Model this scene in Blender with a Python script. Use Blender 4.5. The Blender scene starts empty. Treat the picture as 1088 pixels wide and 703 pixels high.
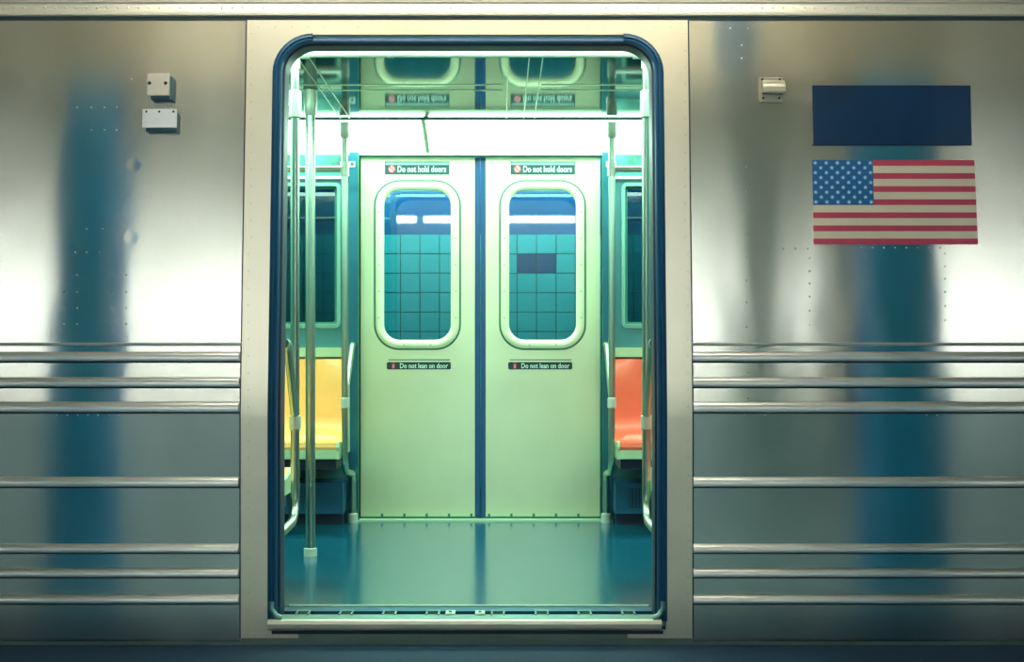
import bpy, bmesh, math, random
from mathutils import Vector, Matrix
random.seed(4)
S = bpy.context.scene
C = S.collection

# ------------------------------------------------------------------ camera
F, D, ZC, U0, V0 = 1394.0, 4.46, 0.915, 534.0, 369.0      # focal length (px), distance to the car side, eye height, vanishing point
cam = bpy.data.objects.new('camera', bpy.data.cameras.new('camera'))
C.objects.link(cam)
cam.location = (0, -D, ZC)
cam.rotation_euler = (math.pi/2, 0, 0)
cam.data.sensor_width = 36
cam.data.lens = F/1088*36
cam.data.shift_x = (544-U0)/1088
cam.data.shift_y = (V0-351.5)/1088
cam.data.clip_end = 100
S.camera = cam

# ------------------------------------------------------------------ world, exposure
w = bpy.data.worlds.new('tunnel_dark'); S.world = w; w.use_nodes = True
w.node_tree.nodes['Background'].inputs[0].default_value = (0.05, 0.10, 0.13, 1)
w.node_tree.nodes['Background'].inputs[1].default_value = 0.12
S.view_settings.view_transform = 'Standard'
S.view_settings.look = 'None'
S.view_settings.exposure = 0.0
S.view_settings.gamma = 1.0
S.view_settings.use_curve_mapping = False
S.cycles.use_denoising = True
S.cycles.max_bounces = 10
S.cycles.sample_clamp_indirect = 6

INTERIOR_E = 13.0       # car light lenses
PLAT_E = 28.0           # platform tubes over the edge
BACK_E = 30.0           # platform tubes along the back wall

# ------------------------------------------------------------------ helpers
def lin(c):
    return tuple((x/255/12.92 if x/255 <= 0.04045 else ((x/255+0.055)/1.055)**2.4) for x in c) + (1.0,)

MATS = {}
def mat(name, rgb, rough=0.5, metal=0.0, var=0.06, scale=6.0, bump=0.0, bscale=None, aniso=0.0, ior=1.5, emit=0.0,
        stretch=(1, 1, 1), coat=0.0, rvar=0.0, tint=None):
    """procedural Principled material: base colour with noise mottling, optional bump and brushed anisotropy"""
    m = bpy.data.materials.new(name); m.use_nodes = True; MATS[name] = m
    nt = m.node_tree; N = nt.nodes; L = nt.links
    b = N['Principled BSDF']
    tc = N.new('ShaderNodeTexCoord'); mp = N.new('ShaderNodeMapping'); mp.inputs['Scale'].default_value = stretch
    L.new(tc.outputs['Object'], mp.inputs['Vector'])
    nz = N.new('ShaderNodeTexNoise'); nz.inputs['Scale'].default_value = scale; nz.inputs['Detail'].default_value = 5
    L.new(mp.outputs[0], nz.inputs['Vector'])
    rp = N.new('ShaderNodeValToRGB'); c = lin(rgb)
    rp.color_ramp.elements[0].position = 0.3; rp.color_ramp.elements[1].position = 0.7
    rp.color_ramp.elements[0].color = tuple(max(0, x*(1-var)) for x in c[:3]) + (1,)
    rp.color_ramp.elements[1].color = tuple(min(1, x*(1+var)) for x in c[:3]) + (1,)
    L.new(nz.outputs['Fac'], rp.inputs['Fac']); L.new(rp.outputs['Color'], b.inputs['Base Color'])
    b.inputs['Roughness'].default_value = rough
    if rvar:
        mr = N.new('ShaderNodeMapRange'); mr.inputs['To Min'].default_value = rough-rvar; mr.inputs['To Max'].default_value = rough+rvar
        L.new(nz.outputs['Fac'], mr.inputs['Value']); L.new(mr.outputs[0], b.inputs['Roughness'])
    b.inputs['Metallic'].default_value = metal
    b.inputs['IOR'].default_value = ior
    b.inputs['Coat Weight'].default_value = coat
    if tint: b.inputs['Specular Tint'].default_value = (*tint, 1)
    if aniso:
        b.inputs['Anisotropic'].default_value = aniso
        tg = N.new('ShaderNodeTangent'); tg.direction_type = 'UV_MAP'; tg.uv_map = 'brush'
        L.new(tg.outputs[0], b.inputs['Tangent'])
    if bump:
        n2 = N.new('ShaderNodeTexNoise'); n2.inputs['Scale'].default_value = bscale or scale; n2.inputs['Detail'].default_value = 1
        L.new(mp.outputs[0], n2.inputs['Vector'])
        bp = N.new('ShaderNodeBump'); bp.inputs['Strength'].default_value = 1.0; bp.inputs['Distance'].default_value = bump
        L.new(n2.outputs['Fac'], bp.inputs['Height']); L.new(bp.outputs[0], b.inputs['Normal'])
    if emit:
        L.new(rp.outputs['Color'], b.inputs['Emission Color']); b.inputs['Emission Strength'].default_value = emit
    return m

def add_dents(m, pts, r, depth):
    """shallow round dents at world points, pressed into the bump of a material"""
    nt = m.node_tree; N = nt.nodes; L = nt.links
    bp = next(n for n in N if n.type == 'BUMP'); src = bp.inputs['Height'].links[0].from_socket
    geo = N.new('ShaderNodeNewGeometry')
    for p in pts:
        ds = N.new('ShaderNodeVectorMath'); ds.operation = 'DISTANCE'; ds.inputs[1].default_value = p
        L.new(geo.outputs['Position'], ds.inputs[0])
        mr = N.new('ShaderNodeMapRange'); mr.interpolation_type = 'SMOOTHSTEP'
        mr.inputs['From Min'].default_value = 0; mr.inputs['From Max'].default_value = r
        mr.inputs['To Min'].default_value = -depth; mr.inputs['To Max'].default_value = 0
        L.new(ds.outputs['Value'], mr.inputs['Value'])
        ad = N.new('ShaderNodeMath'); ad.operation = 'ADD'
        L.new(src, ad.inputs[0]); L.new(mr.outputs[0], ad.inputs[1]); src = ad.outputs[0]
    L.new(src, bp.inputs['Height'])

def glass_mat(name, rgb, rough=0.02):
    """thin pane: tinted see-through with a Fresnel reflection"""
    m = bpy.data.materials.new(name); m.use_nodes = True; MATS[name] = m
    nt = m.node_tree; N = nt.nodes; L = nt.links
    N.remove(N['Principled BSDF'])
    out = N['Material Output']
    tr = N.new('ShaderNodeBsdfTransparent'); tr.inputs[0].default_value = lin(rgb)
    gl = N.new('ShaderNodeBsdfGlossy'); gl.inputs['Roughness'].default_value = rough; gl.inputs[0].default_value = (0.9, 1, 0.95, 1)
    fr = N.new('ShaderNodeFresnel'); fr.inputs[0].default_value = 1.6
    mx = N.new('ShaderNodeMixShader')
    L.new(fr.outputs[0], mx.inputs[0]); L.new(tr.outputs[0], mx.inputs[1]); L.new(gl.outputs[0], mx.inputs[2])
    L.new(mx.outputs[0], out.inputs['Surface'])
    return m

# --- exterior
mat('steel_skin', (212, 210, 197), 0.175, 1.0, 0.04, 3.0, bump=0.0022, bscale=3.0, aniso=0.8, stretch=(1.6, 1, 0.8), rvar=0.03)
mat('steel_lower', (190, 202, 196), 0.19, 1.0, 0.05, 3.0, bump=0.0016, bscale=2.6, aniso=0.8, stretch=(1.6, 1, 0.8), rvar=0.03)
mat('steel_rib', (226, 228, 222), 0.36, 0.85, 0.04, 8.0)
mat('portal_steel', (234, 226, 202), 0.32, 0.88, 0.05, 4.0, bump=0.001, bscale=3, aniso=0.4)
mat('roof_rail', (214, 212, 196), 0.45, 0.45, 0.06, 10.0, stretch=(0.4, 1, 1))
mat('rivet_metal', (205, 212, 205), 0.5, 0.35, 0.05, 20)
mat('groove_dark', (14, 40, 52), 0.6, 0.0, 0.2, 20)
mat('seal_rubber', (14, 74, 110), 0.35, 0.0, 0.15, 12, stretch=(1, 1, 0.2))
mat('seal_dark', (8, 30, 66), 0.45, 0.0, 0.15, 12)
mat('sill_metal', (232, 226, 204), 0.4, 0.2, 0.08, 14, stretch=(0.5, 1, 1))
mat('track_metal', (120, 160, 150), 0.4, 0.6, 0.1, 14)
mat('box_cream', (205, 200, 184), 0.5, 0.1, 0.04, 20)
mat('hood_metal', (182, 178, 158), 0.35, 0.7, 0.04, 20)
mat('box_white', (222, 226, 230), 0.5, 0.0, 0.03, 20)
mat('box_blue', (58, 96, 112), 0.5, 0.3, 0.1, 20)
mat('screw_dark', (50, 52, 46), 0.5, 0.5, 0.1, 20)
mat('panel_blue', (6, 50, 88), 0.3, 0.0, 0.25, 5, stretch=(1, 1, 0.5))
mat('flag_red', (196, 66, 96), 0.5, 0.0, 0.08, 8)
mat('flag_white', (226, 216, 190), 0.5, 0.0, 0.04, 8)
mat('flag_blue', (22, 98, 160), 0.45, 0.0, 0.08, 8)
mat('star_white', (170, 226, 240), 0.5, 0.0, 0.03, 8)
# --- interior
mat('car_floor', (7, 80, 102), 0.17, 0.0, 0.18, 30, bump=0.0003, bscale=14, ior=2.0, tint=(0.72, 1, 0.95))
mat('car_ceiling', (6, 62, 74), 0.06, 0.0, 0.04, 4, ior=1.36, tint=(0.6, 0.95, 0.9))
mat('car_wall', (66, 128, 134), 0.35, 0.2, 0.05, 5)
mat('post_teal', (40, 112, 138), 0.3, 0.5, 0.06, 5)
mat('frame_teal', (116, 176, 164), 0.35, 0.3, 0.05, 5)
mat('skirt_metal', (120, 146, 136), 0.5, 0.4, 0.08, 5)
mat('trim_green', (186, 218, 186), 0.35, 0.3, 0.05, 5)
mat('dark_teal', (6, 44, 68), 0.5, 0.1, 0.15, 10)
mat('heater_teal', (20, 86, 116), 0.4, 0.3, 0.1, 10)
mat('door_steel', (214, 233, 192), 0.34, 0.75, 0.07, 2.0, bump=0.0012, bscale=3, aniso=0.5, rvar=0.05)
mat('door_rubber', (14, 72, 118), 0.4, 0.0, 0.1, 10)
mat('frame_cream', (224, 240, 200), 0.4, 0.3, 0.04, 10)
mat('gasket_green', (38, 112, 92), 0.5, 0.0, 0.1, 10)
mat('tube_steel', (160, 184, 168), 0.28, 1.0, 0.03, 20)
mat('fitting_white', (196, 214, 198), 0.35, 0.4, 0.03, 20)
mat('seat_yellow', (248, 184, 100), 0.32, 0.0, 0.08, 5, coat=0.2)
mat('seat_red', (232, 96, 66), 0.32, 0.0, 0.08, 5, coat=0.2)
mat('seat_edge', (170, 200, 160), 0.4, 0.0, 0.05, 8)
mat('sticker_dark', (8, 74, 76), 0.4, 0.0, 0.1, 20)
mat('sticker_black', (10, 48, 52), 0.4, 0.0, 0.1, 20)
mat('sticker_band', (150, 206, 196), 0.4, 0.0, 0.04, 20)
mat('sticker_text', (206, 246, 232), 0.5, 0.0, 0.02, 20)
mat('sticker_red', (180, 40, 60), 0.5, 0.0, 0.02, 20)
mat('sticker_pink', (196, 166, 168), 0.5, 0.0, 0.02, 20)
mat('lens_light', (212, 255, 226), 0.4, 0.0, 0.01, 2, emit=INTERIOR_E)
mat('ad_card', (58, 122, 116), 0.4, 0.0, 0.75, 9)
glass_mat('door_glass', (170, 225, 225))
glass_mat('side_glass', (72, 150, 160))
# --- station
mat('tile_teal', (84, 196, 200), 0.3, 0.0, 0.08, 3)
mat('tile_blue', (10, 66, 120), 0.3, 0.0, 0.15, 3)
mat('grout', (30, 96, 104), 0.8, 0.0, 0.1, 10)
mat('wall_navy', (8, 84, 140), 0.6, 0.0, 0.2, 2)
mat('column_blue', (26, 162, 222), 0.4, 0.0, 0.1, 5)
mat('girder_beige', (172, 163, 140), 0.5, 0.0, 0.1, 5)
mat('stiffener_blue', (24, 72, 100), 0.5, 0.0, 0.1, 5)
mat('column_teal', (176, 228, 224), 0.4, 0.0, 0.1, 5)
mat('column_grey', (170, 166, 146), 0.4, 0.0, 0.1, 5)
mat('platform_floor', (146, 180, 190), 0.6, 0.0, 0.15, 3)
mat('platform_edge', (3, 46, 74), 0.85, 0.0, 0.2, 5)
mat('platform_ceiling', (232, 216, 186), 0.8, 0.0, 0.12, 2)
mat('platform_tile', (220, 220, 204), 0.35, 0.0, 0.05, 4)
mat('platform_wainscot', (60, 104, 122), 0.35, 0.0, 0.1, 4)
mat('track_bed', (10, 26, 34), 0.9, 0.0, 0.4, 5)
mat('tube_light', (255, 250, 236), 0.4, 0.0, 0.01, 2, emit=PLAT_E)
mat('tube_light_back', (236, 246, 255), 0.4, 0.0, 0.01, 2, emit=BACK_E)
mat('added_wall_tube', (225, 250, 255), 0.4, 0.0, 0.01, 2, emit=110.0)  # emitter of the light added to brighten the tiled wall
mat('fixture_white', (210, 212, 205), 0.5, 0.0, 0.03, 6)

def wloc(o):
    v = Vector((0, 0, 0))
    while o is not None:
        v += o.location; o = o.parent
    return v

def empty(name, loc, label=None, cat=None, group=None, kind=None):
    o = bpy.data.objects.new(name, None); C.objects.link(o); o.location = loc; o.empty_display_size = 0.1
    tag(o, label, cat, group, kind)
    return o

def tag(o, label=None, cat=None, group=None, kind=None):
    if label: o['label'] = label
    if cat: o['category'] = cat
    if group: o['group'] = group
    if kind: o['kind'] = kind
    return o

def obj(name, bm, material, parent=None, smooth=False, uv=False, origin=None):
    """link a bmesh (world coordinates) as ONE mesh object"""
    bmesh.ops.remove_doubles(bm, verts=bm.verts, dist=1e-6)
    bmesh.ops.recalc_face_normals(bm, faces=bm.faces)
    if uv:                                    # U runs up the sheet: brushing direction for the anisotropy
        l = bm.loops.layers.uv.new('brush')
        for f in bm.faces:
            for lp in f.loops:
                lp[l].uv = (lp.vert.co.z + 0.3*lp.vert.co.y, lp.vert.co.x)
    if origin is None:
        if parent is None:
            xs = [v.co for v in bm.verts]
            origin = Vector(((min(v.x for v in xs)+max(v.x for v in xs))/2, (min(v.y for v in xs)+max(v.y for v in xs))/2, min(v.z for v in xs)))
        else:
            origin = wloc(parent)
    origin = Vector(origin)
    bmesh.ops.translate(bm, verts=bm.verts, vec=-origin)
    me = bpy.data.meshes.new(name); bm.to_mesh(me); bm.free()
    me.materials.append(MATS[material])
    if smooth:
        for p in me.polygons: p.use_smooth = True
        me.set_sharp_from_angle(angle=math.radians(38))
    o = bpy.data.objects.new(name, me); C.objects.link(o)
    if parent is None: o.location = origin
    else:
        o.parent = parent; o.location = origin - wloc(parent)
    return o

def place(o, me_src, loc, name=None):
    """a copy of object o (mesh shared) at a world location under the same parent"""
    c = o.copy(); C.objects.link(c)
    c.location = Vector(loc) - (wloc(o.parent) if o.parent else Vector())
    return c

def box(bm, x0, x1, y0, y1, z0, z1, bev=0.0):
    r = bmesh.ops.create_cube(bm, size=1.0)
    for v in r['verts']:
        v.co = Vector(((x0+x1)/2+v.co.x*(x1-x0), (y0+y1)/2+v.co.y*(y1-y0), (z0+z1)/2+v.co.z*(z1-z0)))
    if bev:
        es = list({e for v in r['verts'] for e in v.link_edges})
        bmesh.ops.bevel(bm, geom=es, offset=bev, segments=2, affect='EDGES', profile=0.5)
    return bm

def bx(x0, x1, y0, y1, z0, z1, bev=0.0):
    return box(bmesh.new(), x0, x1, y0, y1, z0, z1, bev)

def tube(bm, pts, r, n=12, caps=True):
    pts = [Vector(p) for p in pts]; rings = []
    rr = r if isinstance(r, (list, tuple)) else [r]*len(pts)
    prev = None
    for i, p in enumerate(pts):
        t = (pts[min(i+1, len(pts)-1)]-pts[max(i-1, 0)])
        if t.length < 1e-9: t = Vector((0, 0, 1))
        t.normalize()
        if prev is None:
            a = Vector((1, 0, 0)) if abs(t.x) < 0.9 else Vector((0, 1, 0))
            u = t.cross(a).normalized()
        else:
            u = (prev - t*prev.dot(t)).normalized()
        prev = u; v = t.cross(u)
        rings.append([bm.verts.new(p+(u*math.cos(2*math.pi*k/n)+v*math.sin(2*math.pi*k/n))*rr[i]) for k in range(n)])
    for a, b in zip(rings, rings[1:]):
        for k in range(n):
            bm.faces.new((a[k], a[(k+1) % n], b[(k+1) % n], b[k]))
    if caps:
        bm.faces.new(rings[0][::-1]); bm.faces.new(rings[-1])
    return bm

def arc_path(p0, p1, p2, r, n=6):
    """points of a fillet at p1 between p0 and p2"""
    p0, p1, p2 = Vector(p0), Vector(p1), Vector(p2)
    a = (p0-p1).normalized(); b = (p2-p1).normalized()
    ang = a.angle(b); d = r/math.tan(ang/2)
    s, e = p1+a*d, p1+b*d
    c = p1+(a+b).normalized()*(r/math.sin(ang/2))
    out = []
    for i in range(n+1):
        t = i/n
        q = (s-c).normalized().slerp((e-c).normalized(), t)
        out.append(c+q*r)
    return out

def PX(px, d): return (px-U0)*d/F
def PZ(py, d): return ZC-(py-V0)*d/F

# ------------------------------------------------------------------ profile of the car side: upright below the belt, leaning in above it
ZB, LEAN = 0.697, 0.083
def prof(z):
    t = z-ZB
    if t <= -0.02: return 0.0
    if t < 0.02: return LEAN*(t+0.02)**2/0.08
    return LEAN*t
def wall_pt(px, py):
    """photo pixel -> (x, z) on the car side"""
    t = (V0-py)/F
    d = D
    for _ in range(8):
        d = D+prof(ZC+t*d)
    return (px-U0)*d/F, ZC+t*d
def WZ(py): return wall_pt(544, py)[1]
def WX(px, py): return wall_pt(px, py)[0]

CX = -0.1195                                   # middle of the doorway
HO, HI = 0.675, 0.636                          # half width: cut-out in the side, clear opening
ZT_OUT = WZ(37); ZT_IN = WZ(50)
XPL, XPR = WX(256, 500), WX(735.5, 500)        # edges of the doorway surround
Z_TOP = WZ(21.5); Z_BOT = -0.085
XE = 5.0                                       # half length of car that is built
YF = 2.46                                      # inner face of the far side
ZCL = 2.046                                    # car ceiling
XW0, XW1 = CX-XE, CX+XE

# =================================================================== CAR SIDE (near)
wall = empty('wall_near', (CX, 0, Z_BOT), kind='structure')
wall['label'] = 'brushed stainless steel side of the subway car'
def sheet(xs, zs, off=0.0, thick=0.012):
    bm = bmesh.new(); rows = []
    for z in zs:
        rows.append([bm.verts.new((x, prof(z)+off, z)) for x in xs])
    for a, b in zip(rows, rows[1:]):
        for i in range(len(xs)-1):
            bm.faces.new((a[i], a[i+1], b[i+1], b[i]))
    r = bmesh.ops.extrude_face_region(bm, geom=bm.faces[:])
    for v in [g for g in r['geom'] if isinstance(g, bmesh.types.BMVert)]:
        v.co.y += thick
    return bm
def zrange(a, b, n):
    return [a+(b-a)*i/n for i in range(n+1)]
Z_LAP = WZ(366)
z_up = zrange(Z_LAP, Z_TOP, 12)
z_mid = sorted(set([WZ(437)] + [ZB+0.04*k/6-0.02 for k in range(7) if ZB+0.04*k/6-0.02 > WZ(437)] + zrange(ZB+0.022, Z_LAP, 5)))
z_low = zrange(Z_BOT, WZ(437), 10)
for (a, b) in ((XW0, XPL-0.002), (XPR+0.002, XW1)):
    obj('upper_panel', sheet([a, b], z_up), 'steel_skin', wall, uv=True, smooth=True)
    obj('belt_panel', sheet([a, b], z_mid, 0.003), 'steel_skin', wall, uv=True, smooth=True)
    # lower sheets between the ribs
    zl = [WZ(437), WZ(512), WZ(583), WZ(609), WZ(637), Z_BOT]
    for p, q in zip(zl, zl[1:]):
        obj('lower_panel', sheet([a, b], [q+0.0006, p-0.0006], 0.004), 'steel_lower', wall, uv=True)
    # fluted ribs: half-round on top, undercut lip below
    for py, hpx in ((378.5, 10), (405.5, 10), (432, 11), (511.5, 10), (582, 9), (608, 9), (636, 9)):
        zc = WZ(py); hh = hpx/312.6; y = prof(zc); bm = bmesh.new()
        pr = [(y-dy, zc+hh/2-hh*t) for t, dy in ((0.0, 0.0), (0.05, 0.003), (0.32, 0.0115), (0.40, 0.0130), (0.6, 0.0142), (0.88, 0.0150), (0.96, 0.0142), (1.0, 0.0110))]
        pr.append((y+0.004, zc-hh/2)); pr.append((y+0.004, zc+hh/2))
        A = [bm.verts.new((a+0.0 if a < -1 else a+0.001, q[0], q[1])) for q in pr]
        B = [bm.verts.new((b if b > 1 else b-0.005, q[0], q[1])) for q in pr]
        for k in range(len(pr)):
            j = (k+1) % len(pr)
            bm.faces.new((A[k], A[j], B[j], B[k]))
        bm.faces.new(A); bm.faces.new(B[::-1])
        obj('rib', bm, 'steel_rib', wall, uv=True, smooth=True)
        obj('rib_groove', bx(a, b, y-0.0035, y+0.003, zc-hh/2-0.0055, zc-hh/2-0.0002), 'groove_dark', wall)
    # lapped edge bead above the first rib
    zc = WZ(365.5)
    obj('lap_bead', tube(bmesh.new(), [(a, prof(zc), zc), (b, prof(zc), zc)], 0.0055, 8), 'steel_rib', wall, smooth=True, uv=True)

# doorway surround (slightly proud sheet with a rounded cut-out)
R_OUT = 0.135
def outline(half, ztop, r, zbot=-0.012, n=10, nz=14):
    """left foot -> up -> arc -> top -> arc -> down to right foot: list of (x, z)"""
    pts = [(-half, z) for z in zrange(zbot, ZB-0.02, 5)]
    pts += [(-half, z) for z in zrange(ZB-0.01, ztop-r, nz)]
    pts += [(-half+r-r*math.cos(a), ztop-r+r*math.sin(a)) for a in [math.pi/2*k/n for k in range(1, n+1)]]
    full = [(CX+x, z) for x, z in pts]
    return full + [(2*CX-x, z) for x, z in full[::-1]]
ol = outline(HO, ZT_OUT, R_OUT)
nl = len(ol)//2
bm = bmesh.new()
def pv(x, z, off=-0.003): return bm.verts.new((x, prof(z)+off, z))
for side in (0, 1):
    seq = ol[:nl] if side == 0 else ol[nl:][::-1]
    edge = XPL if side == 0 else XPR
    rows = [(pv(edge, -0.072), pv(CX-0.575 if side == 0 else CX+0.545, -0.072)), (pv(edge, -0.045), pv(CX-0.575 if side == 0 else CX+0.545, -0.045)), (pv(edge, -0.0449), pv(seq[0][0], -0.0449))]
    rows += [(pv(edge, z), pv(x, z)) for x, z in seq]
    for a, b in zip(rows, rows[1:]):
        bm.faces.new((a[0], a[1], b[1], b[0]))
tl, tr = ol[nl-1], ol[nl]
for za, zb in ((ZT_OUT, (ZT_OUT+Z_TOP)/2), ((ZT_OUT+Z_TOP)/2, Z_TOP)):
    xs = [XPL, tl[0], tr[0], XPR]
    a = [pv(x, za) for x in xs]; b = [pv(x, zb) for x in xs]
    for i in range(3): bm.faces.new((a[i], a[i+1], b[i+1], b[i]))
bmesh.ops.remove_doubles(bm, verts=bm.verts, dist=1e-5)
r = bmesh.ops.extrude_face_region(bm, geom=bm.faces[:])
for v in [g for g in r['geom'] if isinstance(g, bmesh.types.BMVert)]: v.co.y += 0.012
obj('door_surround', bm, 'portal_steel', wall, uv=True, smooth=True)
# dark joint lines beside the surround
for x in (XPL, XPR):
    s = -1 if x < 0 else 1
    bm = sheet(sorted([x+s*0.0005, x+s*0.0050]), zrange(-0.072, ZB-0.02, 3)+zrange(ZB, Z_TOP, 6), -0.0012, 0.006)
    obj('joint_seal', bm, 'groove_dark', wall)
# skirt that curls in under the side
bm = bmesh.new()
pr = [(0.006, -0.05), (0.006, -0.12), (0.02, -0.18), (0.06, -0.26)]
A = [bm.verts.new((XW0, *q)) for q in pr]; B = [bm.verts.new((XW1, *q)) for q in pr]
for k in range(len(pr)-1): bm.faces.new((A[k], B[k], B[k+1], A[k+1]))
obj('skirt', bm, 'skirt_metal', wall, smooth=True)

# rubber seal round the opening: three lengths
def seal_piece(name, i0, i1, offs, material, lift=0.0):
    rings = []
    bm = bmesh.new()
    for o, y in offs:
        q = outline(HO-o, ZT_OUT-o, max(0.02, R_OUT-o))
        rings.append([bm.verts.new((x, prof(z)+y-lift, z)) for x, z in q[i0:i1+1]])
    for a, b in zip(rings, rings[1:]):
        for k in range(len(a)-1): bm.faces.new((a[k], a[k+1], b[k+1], b[k]))
    return obj(name, bm, material, wall, smooth=True)
so = [(-0.003, 0.004), (-0.003, -0.010), (0.003, -0.016), (0.011, -0.0175), (0.016, -0.013), (0.021, -0.016), (0.027, -0.013), (0.030, -0.002), (0.032, 0.02)]
seal_piece('rubber_seal', 0, nl-1, so, 'seal_rubber')
seal_piece('rubber_seal', nl, 2*nl-1, so, 'seal_rubber')
st = [(0.012, 0.004), (0.012, -0.007), (0.018, -0.012), (0.027, -0.012), (0.031, -0.004), (0.034, 0.02)]
bm = bmesh.new(); rings = []
for o, y in st:
    z = ZT_OUT-o
    rings.append([bm.verts.new((x, prof(z)+y, z)) for x in (tl[0]-0.03, tr[0]+0.03)])
for a, b in zip(rings, rings[1:]): bm.faces.new((a[0], a[1], b[1], b[0]))
obj('rubber_seal', bm, 'seal_rubber', wall, smooth=True)
sd = [(0.031, 0.0), (0.037, 0.006), (0.0385, 0.02), (0.0385, 0.09)]
seal_piece('door_nosing', 0, 2*nl-1, sd, 'seal_dark')

# sill
sill = empty('trim_1', (CX, 0, -0.05), kind='structure'); sill['label'] = 'pale metal door sill with track and clips'
x0, x1 = WX(286, 655), WX(702, 655)
pr = [(-0.006, -0.006), (-0.018, -0.004), (-0.030, -0.008), (-0.036, -0.018), (-0.034, -0.030), (-0.026, -0.038), (-0.010, -0.044), (0.01, -0.046), (0.01, -0.006)]
bm = bmesh.new()
A = [bm.verts.new((x0, *q)) for q in pr]; B = [bm.verts.new((x1, *q)) for q in pr]
for k in range(len(pr)):
    j = (k+1) % len(pr); bm.faces.new((A[k], A[j], B[j], B[k]))
bm.faces.new(A); bm.faces.new(B[::-1])
obj('sill_nosing', bm, 'sill_metal', sill, smooth=True)
obj('sill_plate', bx(CX-HO+0.005, CX+HO-0.005, -0.008, 0.060, -0.03, -0.004), 'track_metal', sill)
obj('track_groove', bx(CX-HO+0.02, CX+HO-0.02, 0.060, 0.100, -0.03, -0.018), 'groove_dark', sill)
obj('inner_plate', bx(CX-HO+0.02, CX+HO-0.02, 0.100, 0.180, -0.03, -0.001), 'heater_teal', sill)
obj('floor_edging', bx(CX-HI, CX+HI, 0.180, 0.192, -0.02, 0.004), 'trim_green', sill)
for px in (322, 368, 414, 460, 529, 575.5, 621, 667.5):
    x = PX(px, D+0.08); bm = bmesh.new()
    box(bm, x-0.024, x-0.018, 0.045, 0.11, -0.018, 0.0)
    box(bm, x+0.018, x+0.024, 0.045, 0.11, -0.018, 0.0)
    box(bm, x-0.024, x+0.024, 0.098, 0.112, -0.018, 0.001)
    obj('track_clip', bm, 'track_metal', sill)
for px in (478.5, 510):
    x = PX(px, D+0.07)
    o = obj('catch_plate', bx(x-0.017, x+0.017, 0.045, 0.105, -0.018, 0.002, 0.002), 'fitting_white', sill)
    obj('screw', bx(x-0.005, x+0.005, 0.066, 0.086, 0.002, 0.0035), 'screw_dark', o)
for s in (-1, 1):                              # rounded corner guards at the foot of the seal
    xg = CX+s*(HO-0.012)
    bm = tube(bmesh.new(), [(xg, -0.012, 0.055), (xg, -0.014, 0.03), (xg-s*0.012, -0.014, 0.008), (xg-s*0.035, -0.014, -0.002)], 0.010, 8)
    obj('corner_guard', bm, 'track_metal', sill, smooth=True)
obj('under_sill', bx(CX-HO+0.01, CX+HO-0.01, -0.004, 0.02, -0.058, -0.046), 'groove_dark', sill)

# roof rail above the side
rail = empty('trim_2', (CX, prof(Z_TOP), Z_TOP), kind='structure'); rail['label'] = 'riveted rain rail along the top of the car side'
yt = prof(Z_TOP)
obj('shadow_gap', bx(XW0, XW1, yt-0.004, yt+0.06, Z_TOP, Z_TOP+0.013), 'groove_dark', rail)
pr = [(yt-0.008, Z_TOP+0.012), (yt-0.012, Z_TOP+0.016), (yt-0.012, Z_TOP+0.022), (yt-0.006, Z_TOP+0.028), (yt-0.002, Z_TOP+0.056), (yt-0.006, Z_TOP+0.062), (yt+0.004, Z_TOP+0.068), (yt+0.05, Z_TOP+0.12), (yt+0.16, Z_TOP+0.20), (yt+0.4, Z_TOP+0.27), (1.29, Z_TOP+0.30)]
bm = bmesh.new()
A = [bm.verts.new((XW0, *q)) for q in pr]; B = [bm.verts.new((XW1, *q)) for q in pr]
for k in range(len(pr)-1): bm.faces.new((A[k], A[k+1], B[k+1], B[k]))
obj('rain_rail', bm, 'roof_rail', rail, smooth=True)

# rivets: far too small to pick apart, one joined part
bm = bmesh.new()
def rivet(x, z, r=0.0042, off=-0.003):
    y = prof(z)+off; n = 6
    c = bm.verts.new((x, y-r*0.7, z)); ring = [bm.verts.new((x+r*math.cos(2*math.pi*k/n), y, z+r*math.sin(2*math.pi*k/n))) for k in range(n)]
    for k in range(n): bm.faces.new((c, ring[(k+1) % n], ring[k]))
def rv(px, py, r=0.0034, off=-0.0005): x, z = wall_pt(px, py); rivet(x, z, r, off)
for px, py in ((92, 243), (109, 243), (92, 268), (106, 268), (80, 268), (97, 114), (111, 114), (124, 114), (97, 138), (111, 138), (124, 138), (776, 30), (795, 30), (788, 48), (788, 62), (140, 84), (82, 114)): rv(px, py)
for y in (292, 310, 327, 344):
    for x in (68, 82, 118, 134): rv(x, y)
for y in (177, 203, 227, 249, 273, 298, 321, 347): rv(793, y)
for x in range(793, 860, 13): rv(x, 264)
for x in range(915, 1008, 12): rv(x, 263)
for y in (269, 283, 296, 310, 325, 340): rv(1004, y); rv(860, y+5)
for y in (395, 423): rv(795, y)
for x in list(range(60, 130, 11))+list(range(780, 835, 11))+[985, 996]: rv(x, 441, off=0.004)
for k in range(36):
    rv(267+(-3 if k > 12 else 0), 36+18*k, 0.0033, -0.003); rv(728+(3 if k > 12 else 0), 36+18*k, 0.0033, -0.003)
for k in range(9):
    rv(264+6.5*k, 674, 0.0032, -0.003); rv(674+6.5*k, 674, 0.0032, -0.003)
for k in range(26): rv(275+17.5*k, 29, 0.0030, -0.003)
for k in range(118):
    x = -2.1+k*0.0362
    z = Z_TOP+0.042; y = yt-0.004; n = 6; r_ = 0.0048
    c = bm.verts.new((x, y-r_*0.7, z)); ring = [bm.verts.new((x+r_*math.cos(2*math.pi*q/n), y, z+r_*math.sin(2*math.pi*q/n))) for q in range(n)]
    for q in range(n): bm.faces.new((c, ring[(q+1) % n], ring[q]))
obj('rivet_rows', bm, 'rivet_metal', wall, smooth=True)['kind'] = 'stuff'

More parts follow.
